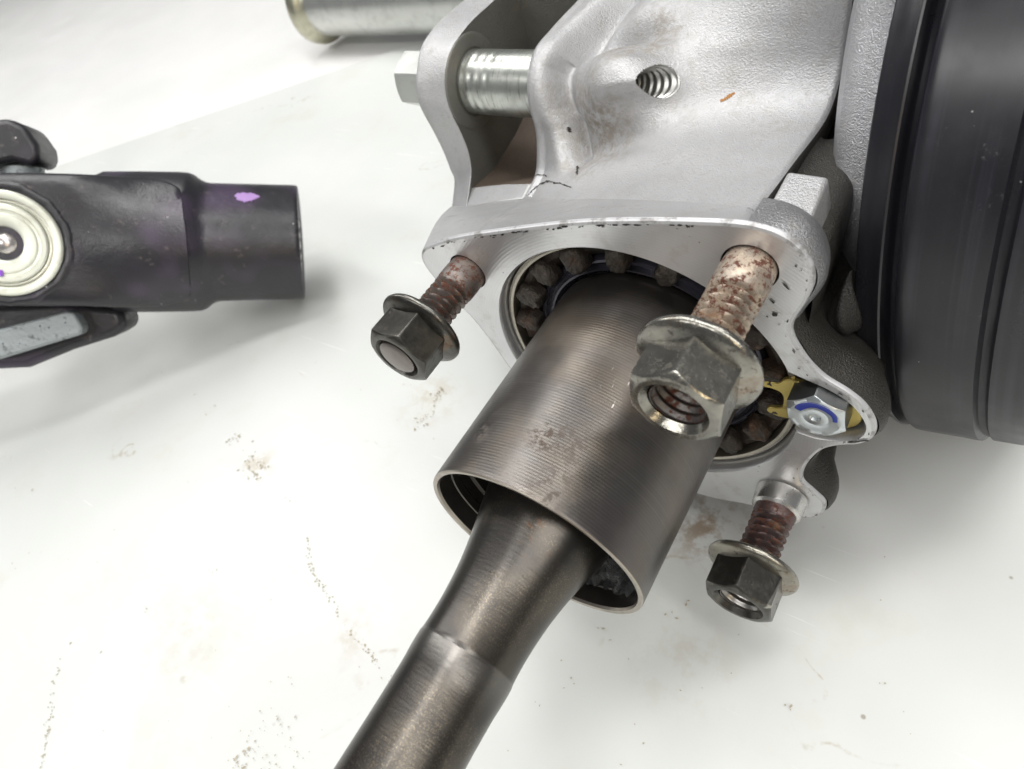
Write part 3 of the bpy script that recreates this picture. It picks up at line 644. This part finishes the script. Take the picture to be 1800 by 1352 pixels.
# --- studs (threads are real helical geometry)
def thread_rod(y0, y1, r, pitch, depth, segs=40, per=8, c=(0, 0), phase=0.0, cap=True, dome=0.0):
    n = max(4, int(abs(y1 - y0) / pitch * per)); V = []
    for i in range(n + 1):
        y = y0 + (y1 - y0) * i / n
        for j in range(segs):
            th = 2 * math.pi * j / segs; f = ((y / pitch + th / (2 * math.pi) + phase) % 1.0); saw = abs(f * 2 - 1)
            k = r - depth * min(1, max(0, saw * 1.25 - .1)) * min(1, i / 3)
            V.append((c[0] + k * math.cos(th), y, c[1] + k * math.sin(th)))
    F = grid_faces(n + 1, segs)
    if cap: F.append(tuple(range(n * segs, (n + 1) * segs)))
    return V, F
stud_mats = [rust_a, rust_b, rust_c]
NUTY = [-.78, -.92, -.83]
for k, c in enumerate(STUDS):
    ysh = (-.26, -.30, -.30)[k]
    prof_ = [(.24, SR * .96), (.0, SR * 1.0), (ysh * .5, SR * 1.03), (ysh * .9, SR * 1.02), (ysh, SR * .93), (ysh - .02, SR * .9)]
    st = mesh_obj('stud', *lathe(prof_, (c[0], 0, c[1]), AX, 48), stud_mats[k], H)
    end = (-1.17, -1.10, -1.05)[k]
    mesh_obj('thread', *thread_rod(ysh - .015, end, SR, .078, .075, c=c, phase=.3 * k), stud_mats[k], st, sharp=70)
c = STUDS[2]
mesh_obj('dowel_collar', *lathe([(0.01, .205), (-.02, .255), (-.08, .248), (-.15, .243), (-.20, .235), (-.225, .21), (-.225, .18)], (c[0], 0, c[1]), AX, 64), steel, H, label='bright domed collar round the lower stud')

# ------------------------------------------------------------------ flange nuts
def hexr(th, af, rot): a = (th - rot) % (math.pi / 3) - math.pi / 6; return af / 2 / math.cos(a)
def nut(c, yb, label, mcol, mhex, rot, tip=None, ht=.43, worn=0):
    """yb: underside of the collar; the nut points along -y."""
    root = empty('flange_nut', (c[0], yb, HF + c[1]), label, 'nut', 'flange nuts on the studs')
    A = (0, -1, 0); AF = .60
    mesh_obj('collar', *lathe([(.0, .20), (.0, .40), (.008, .418), (.03, .428), (.052, .424), (.068, .41), (.085, .375), (.115, .30), (.13, .25)], (0, 0, 0), A, 96), mcol, root, sharp=45)
    segs = 144; rc = AF / 2 * .97
    def rf(th, t, r):
        hr = hexr(th, AF, rot)
        if r < 0:      # hexagon wall, r=-1 base, r=-2 top rounded by the chamfer cone
            if r == -1: return (t, hr)
            drop = (hr - rc) * .62
            if r == -2: return (ht - drop - .012, hr)
            return (ht - drop, hr - .010)
        return (t, r)
    P = [(.085, -1), (ht * .6, -1), (ht, -2), (ht, -3), (ht - .003, rc - .012), (ht, rc - .03), (ht, .235), (ht - .012, .225), (ht - .05, .195)]
    mesh_obj('hex_body', *lathe(P, (0, 0, 0), A, segs, rfun=rf), mhex, root, sharp=28)
    if tip is None:
        V = []; n = 60; sg = 48
        for i in range(n + 1):
            y = -(ht - .045) + .30 * i / n
            for j in range(sg):
                th = 2 * math.pi * j / sg; f = ((y / .075 + th / (2 * math.pi)) % 1.0); saw = abs(f * 2 - 1)
                V.append(((.172 + .028 * saw) * math.cos(th), y, (.172 + .028 * saw) * math.sin(th)))
        mesh_obj('inner_thread', V, grid_faces(n + 1, sg), worn, root, sharp=70)
    else:
        mesh_obj('stud_tip', *lathe([(ht - .06, .19), (ht - .005, .19), (ht + .004, .178), (ht + .016, .15), (ht + .022, .08), (ht + .024, .001)], (0, 0, 0), A, 48), tip, root)
    return root
thr_rusty = m_rust('rusty_nut_thread', (0.17, 0.155, 0.145), (31, 2, 8)); thr_clean = m_steel('clean_nut_thread', (0.42, 0.41, 0.39), 0.28, 0.4)
nut(STUDS[0], NUTY[0], 'black flange nut on the left stud with the stud tip flush in it', nut_dark, nut_dark, .60, tip=tip_steel)
nut(STUDS[1], NUTY[1], 'large pale grey flange nut in front of the ribbed tube, hollow threaded', nut_grey, nut_grey, -.08, worn=thr_rusty)
nut(STUDS[2], NUTY[2], 'olive grey flange nut on the lower right stud below the lobe', nut_olive, nut_dark, .06, worn=thr_clean)

# ------------------------------------------------------------------ lock plate and lock bolt
LB = (1.685, .235)
LP = empty('lock_plate', (LB[0], .14, HF + LB[1]), 'yellow zinc lock plate with two prongs under the blue marked bolt', 'lock plate')
def extrude(poly, y0, y1, n=4):
    P = catmull(poly, n, True); m = len(P); V = [(p[0], y0, p[1]) for p in P] + [(p[0], y1, p[1]) for p in P]
    return V, [tuple(range(m)), tuple(range(2 * m - 1, m - 1, -1))] + [(i, (i + 1) % m, m + (i + 1) % m, m + i) for i in range(m)]
poly = [(1.199,0.256),(1.200,0.187),(1.273,0.186),(1.346,0.162),(1.373,0.087),(1.364,-0.031),(1.302,-0.076),(1.247,-0.092),(1.244,-0.153),(1.331,-0.180),(1.416,-0.175),(1.60,-0.16),(1.84,-.12),(1.96,-0.02),(1.995,0.07),(1.985,0.14),(1.92,0.23),(1.792,0.285),(1.652,0.337),(1.512,0.360),(1.380,0.352),(1.313,0.279)]
poly = [(a - LB[0], b - LB[1]) for a, b in poly]
o = mesh_obj('plate', *extrude(poly, -.045, 0.0), yellow, LP, sharp=40); bevel(o, .008, 2)
LBo = empty('lock_bolt', (LB[0], .095, HF + LB[1]), 'zinc hex bolt with a blue paint mark in the flange lobe', 'bolt')
def hexbolt(parent, AF, ht, rot, axis, mtop, mside, org=(0, 0, 0), ref=(0, 0, 1)):
    rc = AF / 2 * .96
    def rf(th, t, r):
        hr = hexr(th, AF, rot)
        if r == -1: return (t, hr)
        if r == -2: return (ht - (hr - rc) * .6 - .008, hr)
        if r == -3: return (ht - (hr - rc) * .6, hr - .007)
        return (t, r)
    mesh_obj('hex_flank', *lathe([(0, .02), (0, -1), (ht * .5, -1), (ht, -2)], org, axis, 144, ref=ref, rfun=rf), mside, parent, sharp=25)
    return mesh_obj('hex_top', *lathe([(ht, -2), (ht, -3), (ht, rc - .02), (ht - .006, rc - .05), (ht - .004, .13), (ht - .012, .10), (ht - .006, .085), (ht - .006, .045), (ht - .03, .03), (ht - .03, .0005)], org, axis, 144, ref=ref, rfun=rf), mtop, parent, sharp=30)
hexbolt(LBo, .445, .22, .12, (0, -1, 0), bolt_zinc, bolt_side)
# paint stroke: a curved ribbon lying on the bolt head
V = []; ns = 28
for i in range(ns + 1):
    t = i / ns; a = math.radians(158 - 150 * t); w = .038 * (0.55 + .45 * math.sin(math.pi * min(1, t * 1.15 + .1))) * (1 + .15 * math.sin(11 * t)); r = .150 + .02 * math.sin(3 * t)
    for k in (-1, -.3, .4, 1): V.append((math.cos(a) * (r + w * k), -.2225 + .004 * abs(k) , math.sin(a) * (r + w * k)))
mesh_obj('paint_mark', V, grid_faces(ns + 1, 4, False), blue, LBo)

# ------------------------------------------------------------------ coupling tube and shaft
DS = empty('drive_shaft', (0, -2, HF), 'brown steel drive shaft coming out of the ribbed coupling tube', 'shaft')
def sub(P, dy=2.0): return [(t + dy, r) for t, r in P]
Y0 = (0, 0, 0)
mesh_obj('coupling_tube', *lathe(sub([(.34, .90), (.34, .975), (.30, .995), (.25, 1.0)] + [(.25 - 2.22 * i / 60, 1.0) for i in range(1, 61)] + [(-1.98, .998)]), Y0, AX, 160), turned, DS)
mesh_obj('tube_rim', *lathe(sub([(-1.98, .998), (-1.99, .99), (-1.992, .975), (-1.985, .955), (-1.96, .945)]), Y0, AX, 160), m_steel('rubbed_rim_steel', (0.40, 0.36, 0.31), 0.3, 0.3), DS)
mesh_obj('tube_lining', *lathe(sub([(-1.96, .945), (-1.80, .94), (-1.79, .93), (-1.72, .93), (-1.71, .94), (-1.62, .935), (-1.60, .90), (-1.5, .9), (-1.46, .86), (-1.3, .86), (-1.3, .4)]), Y0, AX, 160), m_steel('dark_tube_lining', (0.12, 0.11, 0.10), 0.28, 0.5), DS)
SP = [(-1.2, .66), (-1.5, .635), (-1.7, .60), (-1.9, .555), (-2.1, .505), (-2.3, .462), (-2.5, .430), (-2.7, .412), (-2.85, .406), (-2.96, .4065), (-2.99, .408), (-3.01, .411), (-3.03, .4135), (-3.10, .413), (-3.18, .409), (-3.3, .402), (-3.6, .398), (-4.2, .398), (-5.0, .398), (-6.2, .398)]
SPc = catmull(SP, 6)
mesh_obj('shaft_body', *lathe(sub([tuple(p) for p in SPc]), Y0, AX, 128, cap1=True), shaft_m, DS, sharp=60)
# lump of grease in the lower mouth of the tube
def grease_lump():
    V = []; nu, nv = 30, 40
    for i in range(nu + 1):
        r = .50 + .44 * i / nu
        for j in range(nv + 1):
            a = math.radians(-100 + 110 * j / nv)
            y = -1.66 - .16 * math.sin(math.pi * j / nv) * (i / nu) ** .6 + .035 * math.sin(13 * a + 9 * r) + .025 * math.sin(31 * a - 20 * r) + .02 * math.sin(50 * r + 17 * a)
            V.append((r * math.cos(a), y + 2, r * math.sin(a)))
    return V, grid_faces(nu + 1, nv + 1, False)
mesh_obj('grease', *grease_lump(), grease, DS, sharp=180)

# ------------------------------------------------------------------ clevis bolt
CB = empty('clevis_bolt', (-3.0, 2.7, HF + 1.33), 'hex head bolt with zinc spacer sleeve between the two fork lugs', 'bolt')
mesh_obj('spacer_sleeve', *lathe([(-.29, .20), (-.29, .35), (-.275, .365), (-.25, .372)] + [(-.25 + .03 * i, .372 - (.006 if i % 4 == 2 and i < 16 else 0)) for i in range(1, 38)] + [(.92, .37)], (0, 0, 0), (1, 0, 0), 96), sleeve_zinc, CB, sharp=50)
hexbolt(CB, .62, .60, .15, (-1, 0, 0), pin_steel, pin_steel, org=(-.75, 0, 0))

# ------------------------------------------------------------------ black drum
BD = empty('brake_drum', (2.7, 3.6, HF - 2.4), 'black satin brake drum standing at the right edge beside the housing', 'drum')
org = np.array(DC) - np.array([2.7, 3.6, -2.4])
lip = [(2.06, 1.2), (2.06, 3.05), (2.075, 3.11), (2.09, 3.12), (2.15, 3.13), (2.22, 3.15), (2.245, 3.17), (2.262, 3.175), (2.275, 3.165)]
mesh_obj('lip_band', *lathe(lip, org, DA, 256), drum_m, BD, sharp=50)
mesh_obj('groove', *lathe([(2.275, 3.165), (2.279, 3.11), (2.286, 3.05), (2.31, 3.03), (2.35, 3.04), (2.366, 3.09), (2.372, 3.14)], org, DA, 256), drum_m, BD, sharp=50)
mesh_obj('drum_wall', *lathe([(2.372, 3.14), (2.385, 3.175), (2.41, 3.187), (2.45, 3.187), (2.6, 3.175), (2.75, 3.16), (2.9, 3.15), (2.93, 3.145), (2.945, 3.11)], org, DA, 256), drum_m, BD, sharp=50)
mesh_obj('outer_band', *lathe([(2.945, 3.11), (2.955, 3.09), (3.0, 3.09), (3.015, 3.10), (3.03, 3.115), (3.2, 3.10), (3.29, 3.09), (3.31, 3.07)], org, DA, 256), drum_m, BD, sharp=50)
mesh_obj('open_edge', *lathe([(3.31, 3.07), (3.32, 3.05), (3.32, 2.97), (3.30, 2.95), (2.9, 2.9), (2.8, .4)], org, DA, 256), steel, BD, sharp=50)

# ------------------------------------------------------------------ universal joint on the mat
b0 = np.array([-7.852, 1.938, 1.069]); b1 = np.array([-10.865, -1.083, 2.914])
ex = (b0 - b1) / np.linalg.norm(b0 - b1)                      # towards the sleeve mouth
et = np.array([-0.75, 0.55, -0.33]); view = np.array([13.2, -2.55, 4.72]); en = view - ex * (view @ ex); en /= np.linalg.norm(en); et = np.cross(en, ex)
if et[2] < 0: et = -et
LT = np.linalg.norm(b0 - b1)
b1 = b1 + ex * .32
LT -= .32
base = np.array([b1[0], b1[1], 0.0]); UJ = empty('universal_joint', base, 'black universal joint with pale bearing cap lying at the left edge', 'universal joint')
oc = b1 - base                                                # cross centre
def uj(p): return oc + ex * p[0] + et * p[1] + en * p[2]
sl = [(LT - .04, .80), (LT - .015, .90), (LT, .95), (LT - .005, 1.0), (LT - .03, 1.02), (LT - .08, 1.028), (LT - 1.46, 1.035), (LT - 1.54, 1.05), (LT - 1.62, 1.09), (LT - 1.72, 1.17), (LT - 1.80, 1.20), (LT - 1.95, 1.21), (LT - 2.6, 1.205), (LT - 3.1, 1.19), (LT - 3.3, 1.1), (LT - 3.45, .8), (LT - 3.5, .2)]
yk = mesh_obj('sleeve_yoke', *lathe(sl, oc, ex, 128, ref=et, rfun=lambda th, t, r: r * (1 - (.10 * math.sin(th) ** 2 if LT - 3.4 < t < LT - 1.9 else 0))), yoke_m, UJ, sharp=40)
mesh_obj('splined_mouth', *lathe([(LT - .04, .80), (LT - .06, .76), (LT - 1.5, .76), (LT - 1.5, .1)], oc, ex, 120, ref=et, rfun=lambda th, t, r: r * (1 + .03 * (1 if math.sin(24 * th) > 0 else -1)) if r > .5 else r), pin_steel, yk)
# fork arm facing the viewer and its twin behind: a dished plate that runs into the sleeve body
def arm(sgn):
    out = catmull([(-1.1, -.7), (-1.3, 0), (-1.1, .7), (-.6, 1.0), (0, 1.06), (.8, 1.07), (1.5, 1.06), (2.05, 1.04), (2.5, .86), (2.6, .4), (2.62, 0), (2.6, -.4), (2.5, -.86), (2.05, -1.04), (1.5, -1.05), (.8, -1.0), (0, -.98), (-.6, -.92)], 8, True)
    V = []; m = len(out); ctr_ = np.array([.5, 0])
    prof = [(.45, .97), (.62, 1.0), (.86, 1.0), (.96, .985), (1.02, .95), (1.055, .90), (1.075, .82), (1.08, .70), (1.08, .5), (1.08, .25), (1.08, .02)]
    for h, k in prof:
        for x, y in out:
            xx, yy = ctr_[0] + (x - ctr_[0]) * k, y * k
            w = max(0., min(1., (xx - .9) / 1.2)); w = w * w * (3 - 2 * w)
            top = math.sqrt(max(.05, 1.225 ** 2 - yy ** 2)) + .0
            hh = h * (1 - w) + w * (top if h > .9 else min(h, top))
            V.append(uj((xx, yy, sgn * hh)))
    return V, grid_faces(len(prof), m) + [tuple(range((len(prof) - 1) * m, len(prof) * m))]
mesh_obj('fork_arm', *arm(1), yoke_m, UJ, sharp=60)
mesh_obj('fork_arm', *arm(-1), yoke_m, UJ, sharp=60)
cc = uj((0, 0, 1.06)); A_ = en; q_ = .70
def capprof(P): return [(t * q_, r * q_) for t, r in P]
cap = mesh_obj('bearing_cap', *lathe(capprof([(0, 1.14), (.09, 1.14), (.12, 1.11), (.125, .99), (.11, .96), (.03, .955), (.03, .86), (.09, .85), (.115, .82), (.115, .74), (.08, .71), (.075, .66), (.10, .63), (.105, .44), (.08, .38), (-.08, .33), (-.12, .27)]), cc, A_, 96, ref=et), cap_m, UJ, sharp=35)
mesh_obj('grease_plug', *lathe(capprof([(-.12, .34), (-.12, .27), (.02, .235), (.09, .17), (.125, .09), (.13, .001)]), cc, A_, 48, ref=et), m_steel('brown_plug_steel', (0.62, 0.58, 0.57), 0.25, 0.3), cap)
mesh_obj('plug_recess', *lathe(capprof([(.082, .384), (.0, .37), (-.085, .335)]), cc, A_, 48, ref=et), Mat('brown_recess', (0.09, 0.06, 0.06), 0.5, 0.35).done(), cap)
def arc_ring(r0, r1, h, a0, a1, n=24):
    a, u, v = frame(A_, et); V = []
    for i in range(n + 1):
        t = math.radians(a0 + (a1 - a0) * i / n)
        for r in (r0, r1):
            V.append(cc + a * h * q_ + r * q_ * (math.cos(t) * u + math.sin(t) * v))
    return V, grid_faces(n + 1, 2, False)
mesh_obj('snap_ring', *lathe(capprof([(.035, .955), (.06, .95), (.07, .92), (.06, .875), (.035, .87)]), cc, A_, 96, ref=et), m_steel('snap_ring_steel', (0.5, 0.5, 0.42), 0.3, 0.4), cap)
mesh_obj('paint_mark', *arc_ring(.32, .46, .112, 20, 75), purple, cap)
mesh_obj('paint_mark', *arc_ring(.58, .72, .122, 118, 172), purple, cap)
mesh_obj('seat_edge', *lathe(capprof([(-.02, 1.36), (.06, 1.32), (.075, 1.24), (.04, 1.15)]), cc, A_, 96, ref=et, rfun=lambda th, t, r: r * (1 + .012 * math.sin(13 * th) + .008 * math.sin(29 * th))), yoke_m, UJ, sharp=60)
# second yoke: an eye above and an arm below the cross
def eye(c, axis, r, h, hole, ref):
    return lathe([(-h, hole), (-h, r * .94), (-h * .9, r), (h * .8, r), (h * .95, r * .95), (h, r * .88), (h, hole * 1.1), (h * .8, hole), (-h, hole)], c, axis, 64, ref=ref)
def slab(pts, h0, h1, n=1):
    P = [np.array(p) for p in pts]; m = len(P)
    V = [uj((p[0], p[1], h0)) for p in P] + [uj((p[0], p[1], h1)) for p in P]
    return V, [tuple(range(m)), tuple(range(2 * m - 1, m - 1, -1))] + [(i, (i + 1) % m, m + (i + 1) % m, m + i) for i in range(m)]
o = mesh_obj('upper_lug', *slab([(-3, 1.1), (-.50, 1.15), (-.22, 1.20), (.05, 1.27), (.32, 1.20), (.44, 1.34), (.43, 1.54), (.28, 1.82), (.07, 1.92), (-.28, 1.86), (-.5, 1.76), (-3, 1.6)], -.40, .50), yoke_m, UJ, label='black lug with chipped paint above the bearing cap'); bevel(o, .12, 4)
o = mesh_obj('chipped_patch', *slab([(-3, 1.25), (-.50, 1.30), (-.40, 1.38), (-.27, 1.34), (-.20, 1.55), (-.30, 1.75), (-.5, 1.66), (-3, 1.5)], .3, .515), bare_m, UJ); bevel(o, .02, 2)
o = mesh_obj('bearing_cup', *lathe([(-.5, .30), (.22, .30), (.26, .24), (.26, .01)], uj((.02, 1.0, .05)), et, 40, ref=ex), bare_m, UJ)
o = mesh_obj('lower_arm', *slab([(-3, -2.1), (-.25, -2.08), (.45, -1.80), (1.10, -1.60), (1.34, -1.46), (1.28, -1.1), (.4, -.95), (-3, -1.1)], -.75, .30), yoke_m, UJ); bevel(o, .14, 4)
o = mesh_obj('bare_plate', *slab([(-3, -1.9), (-.5, -1.86), (.72, -1.50), (.76, -1.38), (.66, -1.12), (.54, -1.10), (-.5, -1.38), (-3, -1.5)], .1, .62), bare_m, UJ); bevel(o, .05, 3)
o = mesh_obj('lilac_dab', *lathe([(0, .115), (.012, .108), (.016, .05), (.017, .001)], uj((LT - .83, .76, .70)), et * .75 + en * .68, 64, ref=ex, rfun=lambda th, t, r: r * (1.0 + .10 * math.sin(3 * th + .5) + .07 * math.sin(7 * th + 1) + .05 * math.sin(13 * th)) / math.sqrt((math.cos(th) / 1.65) ** 2 + math.sin(th) ** 2)), lilac, UJ)

# ------------------------------------------------------------------ steel pin in the background
q0 = np.array([-16.567, 11.474, 1.18]); q1 = np.array([-12.298, 11.64, 1.18]); ax = (q1 - q0) / np.linalg.norm(q1 - q0)
PN = empty('steel_pin', (q0[0], q0[1], 0), 'pale plated steel pin with a flared end lying behind the housing', 'pin')
mesh_obj('rod', *lathe([(.55, .95), (.62, .95), (8.5, .95)], q0 - np.array([q0[0], q0[1], 0]), ax, 64, cap1=True), pin_steel, PN)
mesh_obj('end_flange', *lathe([(-.1, .9), (-.05, 1.06), (.05, 1.15), (.25, 1.18), (.36, 1.15), (.42, 1.06), (.52, .98), (.58, .951)], q0 - np.array([q0[0], q0[1], 0]), ax, 64, cap0=True), m_steel('brassy_flange_steel', (0.5, 0.49, 0.38), 0.28, 0.5), PN)

# ------------------------------------------------------------------ dirt on the mat
rs = random.Random(31); it = []
D1 = [(-4.30,-2.36), (-3.86,-2.72), (-3.55,-2.84), (-3.20,-2.93), (-2.94,-3.09), (-2.47,-3.17), (-2.15,-3.27)]
D2 = [(-6.50,-5.16), (-6.49,-5.33), (-6.15,-5.66), (-5.89,-5.84), (-5.63,-6.08), (-5.42,-6.25)]
for line, n_ in ((D1, 170), (D2, 110)):
    P = resample(np.array(line), n_)
    for p in P:
        if rs.random() < .45 + .4 * math.sin(p[0] * 5 + p[1] * 3): continue
        it.append((p[0] + rs.gauss(0, .022), p[1] + rs.gauss(0, .018), rs.uniform(.004, .013), rs.uniform(1, 2), rs.uniform(0, 3)))
BL = [(-6.82,-1.57), (-6.15,-1.84), (-5.88,-1.89), (-3.93,0.45), (-3.85,-0.06), (-4.51,0.42), (-8.41,-1.12), (-7.83,-1.32), (0.03,-1.69), (0.19,-1.72), (1.48,-1.44), (-10.21,-3.94), (-9.84,-3.91), (0.82,-0.98), (0.68,-1.19), (1.15,-1.86), (-2.98,-4.83), (-6.95,-2.57), (-4.97,-2.05), (-1.96,-3.32), (-9.67,-0.99), (-8.69,-4.98), (-7.42,-3.66), (-0.01,-2.37), (0.86,-2.48), (-0.23,-2.75), (2.14,-1.55), (2.76,-0.93), (-5.79,-4.36), (-5.25,-3.37)]
for k, (a_, b_) in enumerate(BL):
    big = k in (0, 1, 2, 3, 4, 16)
    for _ in range(22 if big else rs.randint(1, 3)):
        it.append((a_ + rs.gauss(0, .07 if big else .05), b_ + rs.gauss(0, .09 if big else .05), rs.uniform(.005, .016) if big else rs.uniform(.005, .013), rs.uniform(1, 2.4), rs.uniform(0, 3)))
for _ in range(90):
    it.append((rs.uniform(-9, 3.5), rs.uniform(-6, 1.5), rs.uniform(.003, .009), rs.uniform(1, 2), rs.uniform(0, 3)))
for _ in range(60):
    it.append((rs.gauss(-2.7, .35), rs.gauss(-4.55, .22), rs.uniform(.004, .011), rs.uniform(1, 2), rs.uniform(0, 3)))
dirt_m = Mat('dry_brown_dirt', (0.40, 0.355, 0.265), 0, 0.9).done()
dk = mesh_obj('dirt_specks', *flakes(it, 8, 'xy', .004), dirt_m, None, smooth=False)
dk['label'] = 'fine brown dirt specks and drip lines on the white mat'; dk['category'] = 'dirt'; dk['kind'] = 'stuff'
